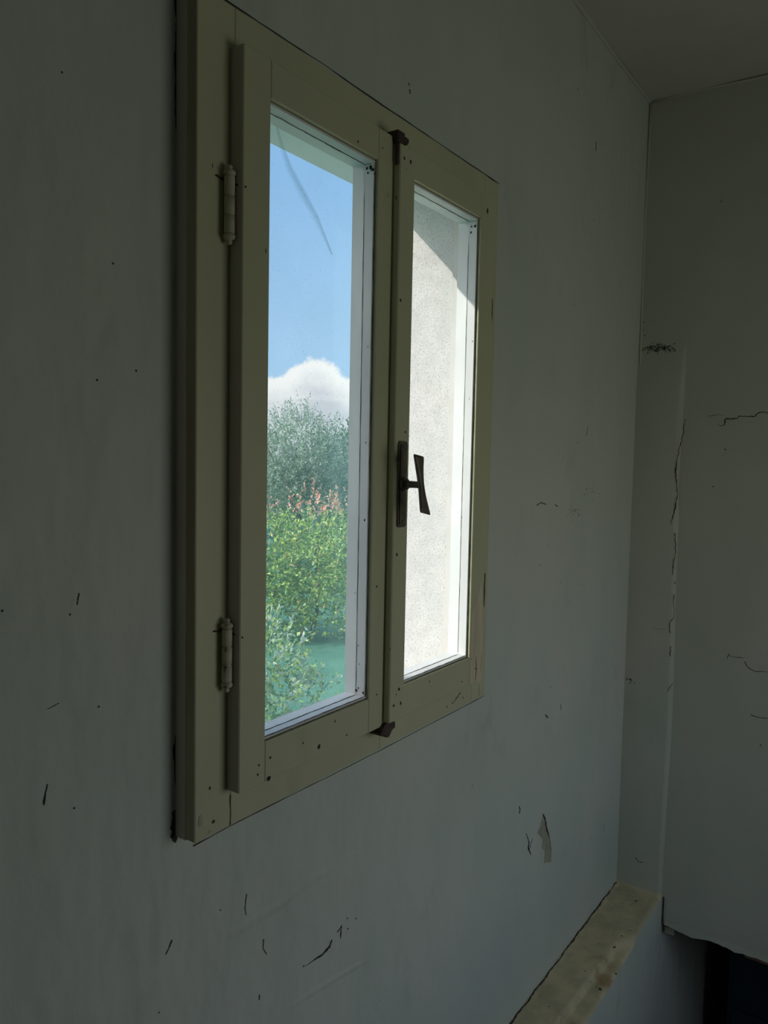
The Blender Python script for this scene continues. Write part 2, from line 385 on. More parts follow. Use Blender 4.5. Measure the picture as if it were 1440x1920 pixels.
# cracks and scratches
cw([(973,1512),(975,1518),(973,1526)], .0022)
cw([(986,1562),(992,1580),(990,1590),(996,1604)], [.0008,.003,.0036,.001]); cw([(998,1573),(992,1592)], .0016)
cw([(322,1762),(317,1776),(310,1790)], .0012)
cw([(641,1735),(632,1748)], .0016); cw([(640,1736),(638,1760)], .0014)
cw([(622,1762),(618,1774),(604,1790),(588,1800),(572,1812)], [.0014,.0028,.0022,.001,.0004])
for q in ((651,1722),(667,1722),(652,1741),(569,1811)): dw(*q, .0018)
cw([(462,1676),(459,1702),(461,1716)], .0008); cw([(494,1760),(493,1778),(500,1790)], .0009); cw([(486,1865),(486,1875)], .0012)
cw([(148,1112),(144,1135)], .0007); cw([(88,1470),(82,1510)], [.0006,.0016]); cw([(110,1318),(88,1330)], .0005)
for q in ((185,1325),(139,1515),(131,1152),(4,1145),(212,494),(255,695),(182,713),(116,136),(413,1706),(298,1898)): dw(*q, .0014)
cw([(766,155),(768,162)], .0012); cw([(768,168),(769,176)], .0018)
cw([(1118,265),(1117,283)], .0018); cw([(1102,800),(1101,812),(1098,816)], .0010)
for q in ((1083,167),(1065,825),(1082,830),(1076,571),(1056,855),(1100,915),(1028,1023),(1012,1060),(1050,1092),(1090,1096),(1132,1102),(1032,1288),(1024,1345)): dw(*q, .0022)
cw([(1006,948),(1014,942),(1024,946)], .0014); cw([(1040,946),(1046,950)], .0012)
for k in range(26):
    dw(random.gauss(1076,7), random.gauss(956,7), random.uniform(.0008,.0026))
for k in range(18):
    dw(random.gauss(1106,9), random.gauss(922,9), random.uniform(.0008,.0024))
for k in range(12): dw(random.gauss(1052,16), random.gauss(1322,50), random.uniform(.0006,.0016))
cw([(1133,1545),(1130,1558)], .0012); cw([(1051,1320),(1052,1332)], .0012); cw([(1022,1340),(1028,1346)], .0016)
for q in ((1106,1572),(1146,1632),(1167,1640),(1132,1656)): dw(*q, .0022)
# flaked patch of paint: bare layer plus its dark broken edge
pp = [pix(a, b, Y, 0)+NY*.0005 for a, b in ((1017,1532),(1012,1553),(1007,1561),(1018,1574),(1016,1590),(1022,1597),(1020,1618),(1033,1616),(1034,1597),(1031,1570),(1026,1550),(1020,1530))]
w.add(pp, [tuple(range(len(pp)))], 2)
cw([(1018,1527),(1022,1537),(1024,1552),(1030,1572),(1033,1597)], [.003,.0042,.0032,.0018,.0006], lift=.0009)
# nearly level trowel ridges in the plaster under the window
def ridge(pts, half, hgt):
    P = [pix(a, b, Y, 0) for a, b in pts]; Q = []
    for i in range(len(P)-1):
        for k in range(6): Q.append(P[i].lerp(P[i+1], k/6))
    Q.append(P[-1]); vs = []; fs = []; K = 8; n = len(Q)
    for i, q in enumerate(Q):
        d = (Q[min(i+1, n-1)]-Q[max(i-1, 0)]).normalized().cross(NY); e = math.sin(math.pi*(i+.0)/(n-1))**.6
        for k in range(K+1):
            s_ = k/K*2-1; hh = hgt*e*(max(0, 1-abs(s_))**1.0 if s_ > -.2 else max(0, (s_+1)/.8)**2.2)
            vs.append(q+d*half*s_+NY*(hh-.0004 if abs(s_) < 1 else -.0006))
    for i in range(n-1):
        for k in range(K): a = i*(K+1)+k; fs.append((a, a+1, a+K+2, a+K+1))
    w.add(vs, fs, 0, True)
ridge([(400,1770),(470,1728),(530,1690),(580,1650),(680,1592)], .014, .0035)
ridge([(535,1895),(585,1860),(660,1815),(700,1795)], .010, .0028)
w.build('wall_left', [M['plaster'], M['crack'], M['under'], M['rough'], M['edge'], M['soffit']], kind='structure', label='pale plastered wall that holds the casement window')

# ---- end wall with a shallow pier in the corner and a ragged lower edge over a dark opening
e = MB()
e.box((XE,-.40,-1.045),(XE+.14,0,1.85), 0); e.box((XE,-2.1,-1.045),(XE+.14,-.40,1.85), 0); e.box((XE,-2.1,ZF),(XE+.14,-.95,-1.045), 0)  # last box: unseen lower wall added to block light from the dark opening
PX = XE-.012
vs = []; zz = [i/40 for i in range(41)]
for t in zz:                           # pier: soft sided strip beside the corner
    z_ = -1.045 + t*(.90+1.045); k = min(1, (.90-z_)/.10); d = .013*k**1.5 if k > 0 else 0
    yy = -.150 + .004*math.sin(z_*5) + (.006 if z_ > .4 else 0)
    for (a, b) in ((0,1),(yy+.010,1),(yy+.004,.85),(yy,.45),(yy-.004,.12),(yy-.010,-.1)):
        vs.append((XE-d*b-(0 if b > 0 else -.001), a, z_))
fs = []
for i in range(40):
    for k in range(5): a = i*6+k; fs.append((a, a+1, a+7, a+6))
e.add(vs, fs, 0, True)
def ce(pts, wd, jit=.6, sub=5, lift=.0006, mi=1, xx=XE):
    wd = [q_*.75 for q_ in wd] if isinstance(wd, list) else wd*.75
    e.ribbon([pix(a, b, X, xx) for a, b in pts], wd, NX, mi, lift, jit, sub)
ce([(1284,786),(1281,815),(1275,835),(1270,860),(1267,885),(1269,905),(1270,925),(1267,950),(1263,965),(1257,983)], [.0014,.0018,.0022,.0018,.003,.002,.002,.0026,.002,.001], xx=PX-.001)
ce([(1266,1000),(1267,1035),(1262,1060),(1261,1080)], [.002,.0018,.0024,.0008], xx=PX-.001)
ce([(1266,1090),(1265,1096)], .0016, xx=PX-.001); ce([(1264,1114),(1263,1160),(1256,1166),(1255,1178),(1257,1188)], .0014, xx=PX-.001); ce([(1258,1212),(1256,1232)], .0016, xx=PX-.001)
ce([(1262,1280),(1255,1290),(1252,1297)], .0012, xx=PX-.001)
ce([(1328,780),(1345,778),(1358,779)], .0007)
ce([(1345,796),(1352,799),(1359,796),(1360,786),(1383,785),(1386,780),(1396,781),(1415,781),(1422,774),(1432,772),(1442,776)], [.0006,.0012,.0016,.0028,.0018,.0016,.001,.0022,.0022,.0014,.0014])
ce([(1363,1236),(1367,1226),(1366,1230),(1395,1234)], .0010); ce([(1396,1240),(1402,1251),(1416,1259),(1440,1260)], .0014)
ce([(1408,1340),(1420,1345),(1440,1347)], .0013); ce([(1191,1607),(1197,1616),(1206,1617)], .0018, xx=PX-.001)
ce([(1225,1177),(1250,1181)], .0006, xx=PX-.001)
for q in ((1352,378),(1426,1397),(1235,1080),(1239,1108),(1337,912),(1360,843)): e.disc(pix(*q, X, XE), NX, .0024, 1)
for k in range(150):
    q = (random.gauss(1232,15), random.gauss(653,3.5)); e.disc(pix(*q, X, XE-.001), NX, random.uniform(.0008,.0026), 4, lift=.0015)
for k in range(14): e.disc(pix(random.uniform(1196,1212), random.uniform(560,720), X, XE), NX, random.uniform(.0008,.002), 1, asp=1.8)
for k in range(9): e.disc(pix(random.gauss(1181,4), random.gauss(1273,4), X, PX-.002), NX, random.uniform(.001,.003), 1)
# wobbly ridge of paint in the corners
P = [(XE-.0015+.0012*math.sin(i*.9), -.004+.002*math.sin(i*.53+1), -1.0+i*.09) for i in range(31)]
e.tube(P, .0045, 8, 0)
e.tube([(XE-.002, -.004-i*.1, ZC-.004+.003*math.sin(i*1.3)) for i in range(20)], .004, 8, 0)
# ragged lower edge: broken plaster lip over bare terracotta
n = 60; pts_t = []; 
for i in range(n+1):
    yv = -.165-(.95-.165)*(i/n)**1.2
    pts_t.append((yv, -1.052 - .010*noise.noise(Vector((yv*14, 3, 0))) - .006*noise.noise(Vector((yv*45, 1, 0)))))
vs = []; fs = []
for (yv, zv) in pts_t: vs += [(XE-.0015, yv, -1.03), (XE-.004, yv, zv), (XE+.012, yv, zv-.003), (XE+.14, yv, zv+.004)]
for i in range(n):
    for k in range(3): a = 4*i+k; fs.append((a, a+1, a+5, a+4))
e.add(vs, fs, 0)
e.box((XE+.016,-.95,-1.072),(XE+.13,-.415,-1.046), 3)
e.box((XE+.006,-.196,-1.078),(XE+.03,-.166,-1.056), 2)
e.build('wall_back', [M['plaster_end'], M['crack'], M['under'], M['terracotta'], M['dark']], kind='structure', label='end wall with a corner pier, cracks and a broken lower edge')

# ---- ledge along the foot of the window wall
l = MB(); nx, ny = 360, 26; LX0, LX1 = -1.65, XE
def chip(x, y):
    if x > 1.665 or x < -.4: return 0
    b = -.118 + .022*math.sin((1.665-x)*3.2) + .006*noise.noise(Vector((x*9, 0, 4))); 
    if x > 1.60: b = b - (x-1.60)*.45
    b = max(b, -.142)
    t = min(1, max(0, (b-y)/.010)); return -.017*t*t*(3-2*t)
def ledge_z(x, y):
    zz_ = ZL + chip(x, y) + .0016*noise.noise(Vector((x*22, y*22, 0))) + .0025*noise.noise(Vector((x*6, y*6, 2)))
    d = y+LW
    if d < .012: zz_ -= (.012-d)**2*40*(1+.6*noise.noise(Vector((x*30, 5, 0))))
    if y > -.012: zz_ += (.012+y)*.35
    if x > XE-.03: zz_ += (x-XE+.03)**2*9
    return zz_
vs = []; fs = []
for i in range(nx+1):
    x = LX0+(LX1-LX0)*i/nx
    for j in range(ny+1):
        y = -LW + LW*j/ny; yo = 0
        if j == 0: yo = .003*noise.noise(Vector((x*20, 9, 0)))
        vs.append((x, y+yo-.0005, ledge_z(x, y)))
for i in range(nx):
    for j in range(ny): a = i*(ny+1)+j; fs.append((a, a+ny+1, a+ny+2, a+1))
l.add(vs, fs, 0, True)
vs = []; fs = []
for i in range(nx+1):
    x = LX0+(LX1-LX0)*i/nx; yo = .003*noise.noise(Vector((x*20, 9, 0)))
    vs += [(x, -LW+yo-.0005, ledge_z(x, -LW)), (x, -LW-.001, ledge_z(x, -LW)-.012), (x, -LW-.001, ZF)]
for i in range(nx):
    for k in range(2): fs.append((3*i+k, 3*i+k+1, 3*i+k+4, 3*i+k+3))
l.add(vs, fs, 2, False)
l.box((XE+.0, -LW-.001, ZF), (X1, -.001, ZL-.10), 2)
def cl(pts, wd): l.ribbon([pix(a, b, 2, ZL) for a, b in pts], wd, NZ, 1, .004, .5, 6)
cl([(1143,1668),(1152,1656),(1166,1653),(1195,1659),(1215,1665),(1238,1672)], [.002,.0035,.003,.003,.0035,.002])
l.ribbon([(1.95-.03*i, -.004+.0015*math.sin(i*1.7), ZL+.0035) for i in range(52)], .0022, NZ, 1, .0012, .6, 3)
l.ribbon([(XE-.0015, -LW-.006, ZL-.005), (XE-.0015, -LW-.006, -1.06)], .0022, NX, 1, .001, .1, 4)
for q in ((1193,1690),(1124,1697),(1166,1756),(1152,1777),(1125,1856),(1155,1827),(992,1863)): l.disc(pix(*q, 2, ZL), NZ, random.uniform(.003,.006), 1, lift=.002)
l.build('trim_1', [M['ledge'], M['crack'], M['plaster'], M['dark']], kind='structure', label='worn beige ledge along the foot of the window wall')

# ---- the rest of the room
c = MB(); c.box((X0,-2.1,ZC),(X1,0.0,ZC+.15)); 
c.tube([(X1-.1-i*.15, -.003, ZC-.002+.003*math.sin(i*1.1)) for i in range(30)], .005, 8, 0)
c.build('ceiling', M['ceiling'], kind='structure', label='dim plastered ceiling')
b = MB(); b.box((X0,-2.1,ZF-.1),(X1,0.0,ZF)); b.build('floor', M['floor'], kind='structure', label='grey cement floor')
b = MB(); b.box((X0-.15,-2.1,-2.0),(X0,0.2,1.85)); b.build('wall_front', M['plaster'], kind='structure', label='plaster wall behind the viewer')
b = MB()
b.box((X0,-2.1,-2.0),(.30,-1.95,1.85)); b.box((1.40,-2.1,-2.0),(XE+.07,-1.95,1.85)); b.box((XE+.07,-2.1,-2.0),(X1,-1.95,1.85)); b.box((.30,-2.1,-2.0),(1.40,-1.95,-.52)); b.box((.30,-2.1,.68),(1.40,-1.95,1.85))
b.build('wall_right', M['dark'], kind='structure', label='plaster wall opposite the window, with an opening')  # coloured dark to cut the fill this unseen wall bounces back
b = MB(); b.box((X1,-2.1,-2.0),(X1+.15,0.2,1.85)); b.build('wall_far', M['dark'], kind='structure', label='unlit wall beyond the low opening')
# things in the dark beyond the end wall
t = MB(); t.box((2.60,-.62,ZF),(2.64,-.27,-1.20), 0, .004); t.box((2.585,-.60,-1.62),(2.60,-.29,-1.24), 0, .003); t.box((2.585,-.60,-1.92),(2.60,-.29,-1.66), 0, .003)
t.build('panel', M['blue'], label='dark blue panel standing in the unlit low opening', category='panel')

# ---- outside: eave, sill, ground
s = MB(); s.prism([(.0225,-.0285),(.26,-.050),(.26,-.085),(.0225,-.085)], 0, .03, .80); s.build('trim_2', M['stone'], kind='structure', label='sloping outer stone sill')
g = MB(); N = 60
vs = []; fs = []
for i in range(N+1):
    for j in range(N+1):
        x = -30+i*90/N; y = .2+(j/N)**1.6*70
        vs.append((x, y, ZG + (.05*noise.noise(Vector((x*.3, y*.3, 0))) if j > 0 else 0)))
for i in range(N):
    for j in range(N): a = i*(N+1)+j; fs.append((a, a+N+1, a+N+2, a+1))
g.add(vs, fs, 0, True); g.build('garden_ground', M['lawn'], kind='structure', label='green lawn outside')

# ================================================================== WINDOW
win = empty('window_1', (WW/2, 0, 0), kind='structure', label='old cream painted casement window with two sashes', category='window')
def wbuild(mb, name, mats, parent=None, **kw):
    o = mb.build(name, mats, parent or win, **kw)
    if parent is None: o.matrix_parent_inverse = win.matrix_basis.inverted()
    return o
# ---- fixed frame: stiles run full height, rails between them
f = MB(); CH = .0012
FI0, FI1, FZ0, FZ1 = .085, .745, .082, 1.018
yb = .020
f.box((0,PF,0),(.0645,yb,WH),0,CH); f.box((.768,PF,0),(WW,yb,WH),0,CH)
f.box((.0647,PF,0),(.4275,yb,FZ0),0,CH); f.box((.4278,PF,0),(.7678,yb,FZ0),0,CH)
f.box((.0647,PF,FZ1),(.7678,yb,WH),0,CH)
f.box((.0646,PF+.001,FZ0),(FI0,yb,FZ1),4); f.box((FI1,PF+.001,FZ0),(.7679,yb,FZ1),4)
# brown worn arris on the left edge
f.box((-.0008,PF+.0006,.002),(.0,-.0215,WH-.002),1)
def dots(mb, L, yv, r=.0017, mi=2):
    for q in L:
        rr = q[2] if len(q) > 2 else r
        mb.disc(pix(q[0], q[1], Y, yv), NY, rr, mi, asp=random.uniform(1, 1.6))
def lines(mb, pts, wd, yv, mi=2, jit=.3): mb.ribbon([pix(a, b, Y, yv) for a, b in pts], wd, NY, mi, .0005, jit, 4)
dots(f, [(400,1540,.0025),(393,1478)], PF)
dots(f, [(848,1318),(868,1308,.0016),(838,1325)], PF)
lines(f, [(898,1285),(899,1300),(897,1306)], .0014, PF, 3); lines(f, [(863,1298),(850,1318)], .0009, PF)
lines(f, [(431.5,1490),(431.5,1530),(430.5,1548)], [.0012,.0008,.0012], PF)
f.disc(pix(375,1540,Y,PF), NY, .004, 3, asp=2.2); f.disc(pix(392,1560,Y,PF), NY, .003, 3)
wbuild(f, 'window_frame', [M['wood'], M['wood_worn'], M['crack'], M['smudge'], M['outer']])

# ---- sashes
def sash(x0, x1, o0, o1, zo0=.117, zo1=.991, z0=.054, z1=1.046, body0=.088, body1=.742, left=True):
    g = MB(); yB = -.014
    lip = PF-.0005
    # front part (with the lip over the frame)
    g.box((x0,PS,z0),(o0-.005,lip,z1),0,CH); g.box((o1+.005,PS,z0),(x1,lip,z1),0,CH)
    g.box((o0-.0048,PS,z0),(o1+.0048,lip,zo0-.005),0,CH); g.box((o0-.0048,PS,zo1+.005),(o1+.0048,lip,z1),0,CH)
    # back part inside the frame rebate
    bx0, bx1, bz0, bz1 = max(x0, body0), min(x1, body1), .085, 1.015
    g.box((bx0,lip,bz0),(o0,yB,bz1),1); g.box((o1,lip,bz0),(bx1,yB,bz1),1)
    g.box((o0,lip,bz0),(o1,yB,zo0),1); g.box((o0,lip,zo1),(o1,yB,bz1),1)
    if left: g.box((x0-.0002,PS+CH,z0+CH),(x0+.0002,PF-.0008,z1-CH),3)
    return g
def beads(o0, o1, zo0, zo1):
    g = MB(); ya, yb_ = -.0375, -.0565; t = .0038
    # vertical beads, then horizontal ones; each a slim strip with a chamfer to the glass
    for (xa, xb) in ((o0-t, o0), (o1, o1+t)): g.box((xa,yb_,zo0),(xb,ya,zo1),0,.0008)
    g.box((o0-t,yb_,zo0-t),(o1+t,ya,zo0),0,.0008); g.box((o0-t,yb_,zo1),(o1+t,ya,zo1+t),0,.0008)
    return g
GZ0, GZ1 = .117, .991
A0, A1 = .113, .354; B0, B1 = .450, .7055
# left sash
g = sash(.057, .400, A0, A1)
dots(g, [(671,266),(717,278,.0012),(683,975,.002),(706,1100,.002),(598,1400,.0032),(568,1393,.0014),(650,1378),(628,1352,.0013),(507,1420,.002),(485,1435,.0015),(483,1452),(665,1112,.001),(706,1302,.0014)], PS)
lines(g, [(503,1462),(506,1458),(500,1462)], .003, PS)
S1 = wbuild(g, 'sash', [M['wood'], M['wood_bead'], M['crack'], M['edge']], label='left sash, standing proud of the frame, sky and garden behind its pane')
def sub(mb, name, mats, par, **kw):
    o = mb.build(name, mats, par, **kw); o.matrix_parent_inverse = Matrix(); o.matrix_parent_inverse = win.matrix_basis.inverted() @ Matrix() if False else o.matrix_parent_inverse
    return o
def gdots(mb, L, axis, val, nrm, mi=1):
    for (a, b_, r) in L: mb.disc(pix(a, b_, axis, val), nrm, r, mi, asp=random.uniform(1, 1.5))
be = beads(A0, A1, GZ0, GZ1)
gdots(be, [(688,316,.0022),(695,314,.0028),(690,324,.0015),(700,318,.0026),(703,326,.0020),(668,1294,.0022),(681,1299,.0024),(672,1290,.0014),(697,318,.002),(690,650,.001),(686,830,.001),(692,1082,.0009),(672,1210,.0011),(674,1245,.001)], X, A1, NX)
be.ribbon([(A1, -.0380, GZ0+.004+i*.0436) for i in range(20)], .0005, NX, 1, .0004, .08, 3)
be.ribbon([(A0+i*.0241, -.0382, GZ0) for i in range(11)], .0010, NZ, 1, .0004, .5, 3)
be.ribbon([(A0+i*.0241, -.0380, GZ1) for i in range(11)], .0009, -NZ, 1, .0004, .5, 3)
be.ribbon([(A0+i*.0241, -.0560, GZ0-.0036) for i in range(11)], .0014, NZ, 1, .0042, .3, 3)
be.ribbon([(A1+.002, -.0568, GZ0+i*.0437) for i in range(21)], .0006, NY, 1, .0004, .2, 3)
be.build('glazing_bead', [M['wood_bead'], M['crack']], S1)
p = MB(); p.box((A0-.003,-.0375,GZ0-.003),(A1+.003,-.0345,GZ1+.003)); p.build('glass_pane', M['glass'], S1)
# right sash
g = sash(.4015, .773, B0, B1, left=False)
dots(g, [(914,396,.0038),(891,1254,.0022),(866,1278,.0018),(884,1236,.0014),(805,1278,.0016),(888,800,.0012),(902,668,.001)], PS)
lines(g, [(892,1230),(893,1256),(890,1280)], .0010, PS); lines(g, [(903,1225),(900,1262)], .0005, PS)
lines(g, [(923.5,560),(922.5,580),(922,602)], .0013, PS, 2, .6); lines(g, [(909.5,1075),(908,1100),(907.5,1138)], .0022, PS, 2, .5)
for (pl, dy) in ((((884,1150),(903,1090),(904.5,1180),(903,1276),(881,1283),(882,1240)), .0003),):
    g.add([pix(a, b_, Y, PS)+NY*dy for a, b_ in pl], [tuple(range(len(pl)))], 3)
S2 = wbuild(g, 'sash', [M['wood'], M['wood_bead'], M['crack'], M['wood_bare']], label='right sash, sunlit roughcast reveal behind its pane')
be = beads(B0, B1, GZ0, GZ1)
gdots(be, [(884,425,.0018),(883,436,.0022),(891,424,.0026),(880,748,.0009),(871,1230,.0016),(886,640,.0011),(866,970,.0009)], X, B1, NX)
be.ribbon([(B1, -.0380, GZ0+.004+i*.0436) for i in range(20)], .0005, NX, 1, .0004, .08, 3)
be.ribbon([(B0+i*.0255, -.0382, GZ0) for i in range(11)], .0010, NZ, 1, .0004, .5, 3)
be.ribbon([(B0+i*.0255, -.0380, GZ1) for i in range(11)], .0009, -NZ, 1, .0004, .5, 3)
be.ribbon([(B0+i*.0255, -.0560, GZ0-.0036) for i in range(11)], .0014, NZ, 1, .0042, .3, 3)
be.ribbon([(B1+.002, -.0568, GZ0+i*.0437) for i in range(21)], .0006, NY, 1, .0004, .2, 3)
be.build('glazing_bead', [M['wood_bead'], M['crack']], S2)
p = MB(); p.box((B0-.003,-.0375,GZ0-.003),(B1+.003,-.0345,GZ1+.003)); p.build('glass_pane', M['glass'], S2)
# astragal: the cover strip on the meeting stile
AY = -.0755
g = MB(); g.box((.4015,AY,.061),(.4465,PS-.0002,1.034),0,.0018)
dots(g, [(758,297,.0022),(770,304,.0026),(742,371,.0022),(742,503,.0014),(751,563,.0026),(760,810,.0018),(744,1040,.0024),(748,1292,.0030),(738,1323,.0026),(751,1318,.0026),(743,1302,.0012),(731,1218,.0014),(762,318,.001)], AY, mi=1)
g.build('astragal', [M['wood'], M['crack']], S2, label='upright cover strip over the meeting of the sashes')

# ---- barrel hinges with turned finials
def hinge(zc):
    h = MB(); x, y = .047, -.0475; r = .0069
    prof = [(-.036,r*.96),(-.035,r),(-.0138,r),(-.0134,r*.78),(-.0120,r*.78),(-.0116,r),(.0106,r),(.0110,r*.78),(.0124,r*.78),(.0128,r),(.035,r),(.036,r*.96)] 
    h.lathe((x,y,zc), (0,0,1), prof, 24)
    h.box((x+.002,-.0395,zc-.030),(x+.0105,-.0385+.0,zc+.030), 0)
    hb = wbuild(h, 'hinge', [M['hinge']])
    for sgn in (1,-1):
        q = MB(); q.lathe((x,y,zc+sgn*.0362), (0,0,sgn), [(0,.0052),(.001,.0060),(.0025,.0078),(.005,.0080),(.0072,.0066),(.0085,.0038),(.0098,.0030),(.0112,.0040),(.0128,.0036),(.0142,.0020),(.0150,.0006)], 20)
        q.build('finial', M['hinge'], hb)
    q = MB(); q.tube([(x-.002,-.040,zc+.033),(x-.016,-.0395,zc+.0345)], .0012, 6); q.tube([(x+.008,-.044,zc+.030),(x+.014,-.0635,zc+.024)], .0013, 6)
    q.build('hinge_screw', M['iron'], hb)
hinge(.842); hinge(.247)

# ---- handle: long plate, rosette, spindle and bow-tie grip
H = empty('handle', (.4235, AY, .474)); H.parent = win; H.matrix_parent_inverse = win.matrix_basis.inverted()
def hb(mb, name, mat):
    o = mb.build(name, mat, H); o.matrix_parent_inverse = (win.matrix_basis.inverted() @ H.matrix_basis).inverted() if False else H.matrix_basis.inverted(); return o
q = MB(); poly = []
px0, px1, pz0, pz1, rr = .4105, .4365, .400, .547, .006
for (cx, cz, a0) in ((px1-rr, pz1-rr, 0), (px0+rr, pz1-rr, 90), (px0+rr, pz0+rr, 180), (px1-rr, pz0+rr, 270)):
    for k in range(5): a = math.radians(a0+k*22.5); poly.append((cx+rr*math.cos(a), cz+rr*math.sin(a)))
q.prism(poly, 1, AY, AY-.0030); poly2 = [(.4235+(a-.4235)*.72, .4735+(b-.4735)*.95) for a, b in poly]; q.prism(poly2, 1, AY-.0030, AY-.0048)
for zz_ in (.5385, .4085): q.lathe((.4235, AY-.0045, zz_), (0,-1,0), [(0,.0042),(.001,.0040),(.0018,.0025)], 14)
hb(q, 'back_plate', M['bronze'])
q = MB(); q.lathe((.4235, AY-.0046, .474), (0,-1,0), [(0,.0122),(.002,.0126),(.0045,.0118),(.0052,.0098),(.0080,.0090),(.0090,.0070)], 24)
hb(q, 'rosette', M['bronze'])
q = MB(); q.lathe((.4235, AY-.010, .474), (0,-1,0), [(0,.0070),(.004,.0062),(.020,.0058),(.026,.0062),(.029,.0068),(.032,.007)], 18)
hb(q, 'spindle', M['bronze'])
# bow-tie grip lying parallel to the window, leaning a few degrees
q = MB(); n = 24; ang = math.radians(-6.5); Yc = -.1185; vs = []; fs = []; K = 12
for i in range(n+1):
    t_ = -1+2*i/n; L_ = .0490
    hw = .0070+.0080*abs(t_)**1.5; th = .0032+.0006*(1-abs(t_)); yo = -.0035*t_*0-.002*abs(t_)**2
    if abs(t_) > .985: hw *= .97; th *= .7
    for k in range(K):
        a = 2*math.pi*k/K; ca, sa = math.cos(a), math.sin(a)
        sx = math.copysign(abs(ca)**.5, ca)*hw; sy = math.copysign(abs(sa)**.6, sa)*th
        zl = t_*L_ + (.0004*(-sx/hw) if t_ > 0 else .0012*(-sx/hw))*abs(t_)**3
        xr = sx*math.cos(ang)-zl*math.sin(-ang)*-1; zr = sx*math.sin(ang)+zl*math.cos(ang)
        xr = sx*math.cos(ang)-zl*math.sin(ang)*-1
        vs.append((.4185+xr, Yc+sy+yo+zl*.09, .4745+zr))
for i in range(n):
    for k in range(K): k2 = (k+1) % K; fs.append((i*K+k, i*K+k2, (i+1)*K+k2, (i+1)*K+k))
fs.append(tuple(range(K))[::-1]); fs.append(tuple(n*K+k for k in range(K)))
q.add(vs, fs, 0, True); hb(q, 'grip', M['bronze'])

# ---- rod ends that hook over the frame, top and bottom
q = MB(); q.box((.396,-.074,1.036),(.417,-.0405,1.0545),0,.002); q.lathe((.413,-.066,1.0465), (1,0,0), [(0,.0058),(.012,.0062),(.018,.0060),(.0195,.0045)], 14)
q.lathe((.4015,-.069,1.000), (0,0,1), [(0,.0035),(.04,.0040)], 10); q.box((.384,-.050,1.043),(.399,-.0385,1.055),0,.002)
wbuild(q, 'bolt_hook', M['iron'], label='rusty hook at the top of the locking rod')
q = MB(); q.prism([(.386,.047),(.390,.052),(.400,.060),(.424,.060),(.430,.055),(.430,.046),(.421,.044),(.412,.034),(.404,.035),(.399,.041),(.388,.042)], 1, -.0395, -.069)
q.lathe((.416,-.062,.051), (1,0,0), [(0,.0062),(.012,.0064),(.0155,.0058),(.017,.0035)], 14)
wbuild(q, 'bolt_hook', M['iron'], label='flaking rusty hook at the bottom of the locking rod')

# ---- fly net stretched behind the sashes, on the outer face of the frame
n1, n2 = 50, 70; g = MB(); vs = []; fs = []
def net_y(x, z_): return .0245 + .0018*noise.noise(Vector((x*9, z_*5, 0))) + .0010*noise.noise(Vector((x*25, z_*9, 3)))
for i in range(n1+1):
    for j in range(n2+1):
        x = .070+.690*i/n1; z_ = -.02+1.095*j/n2; vs.append((x, net_y(x, z_), z_))
for i in range(n1):
    for j in range(n2): a = i*(n2+1)+j; fs.append((a, a+n2+1, a+n2+2, a+1))
g.add(vs, fs, 0, True); net = g.build('fly_net', M['net'], label='thin green insect net stretched behind both window panes', category='insect net')
folds = []
def fold(pts, ws, mat):
    g = MB(); P = [pix(a, b, Y, .0245) for a, b in pts]; Q = []; R = []
    for i in range(len(P)-1):
        for k in range(6): Q.append(P[i].lerp(P[i+1], k/6)); R.append(ws[i]+(ws[i+1]-ws[i])*k/6)
    Q.append(P[-1]); R.append(ws[-1]); vs = []; fs = []; K = 4
    for i, q in enumerate(Q):
        d = (Q[min(i+1, len(Q)-1)]-Q[max(i-1, 0)]).normalized().cross(NY)
        for k in range(K+1):
            s_ = k/K*2-1; v = q+d*R[i]*s_; v.y = net_y(v.x, v.z)-.0008-.0022*(1-s_*s_); vs.append(v)
    for i in range(len(Q)-1):
        for k in range(K): a = i*(K+1)+k; fs.append((a, a+1, a+K+2, a+K+1))
    g.add(vs, fs, 0, True); g.v = [(a, b2 - (.0006 if len(folds) % 3 else 0)*(len(folds) % 3), c_) for a, b2, c_ in g.v]; folds.append(1); return g.build('net_fold', mat)
for kf in (1.0, .62, .3):
    fo = fold([(517,236),(527,275),(543,318),(566,362),(592,410),(620,478)], [.0020*kf,.0055*kf,.0085*kf,.0100*kf,.0080*kf,.0015*kf], M['net2'])
    fo.parent = net
for kf in (1.0, .5):
    fo = fold([(518,1165),(540,1205),(560,1255),(573,1300),(583,1335)], [.001*kf,.004*kf,.007*kf,.009*kf,.010*kf], M['net3'])
    fo.parent = net

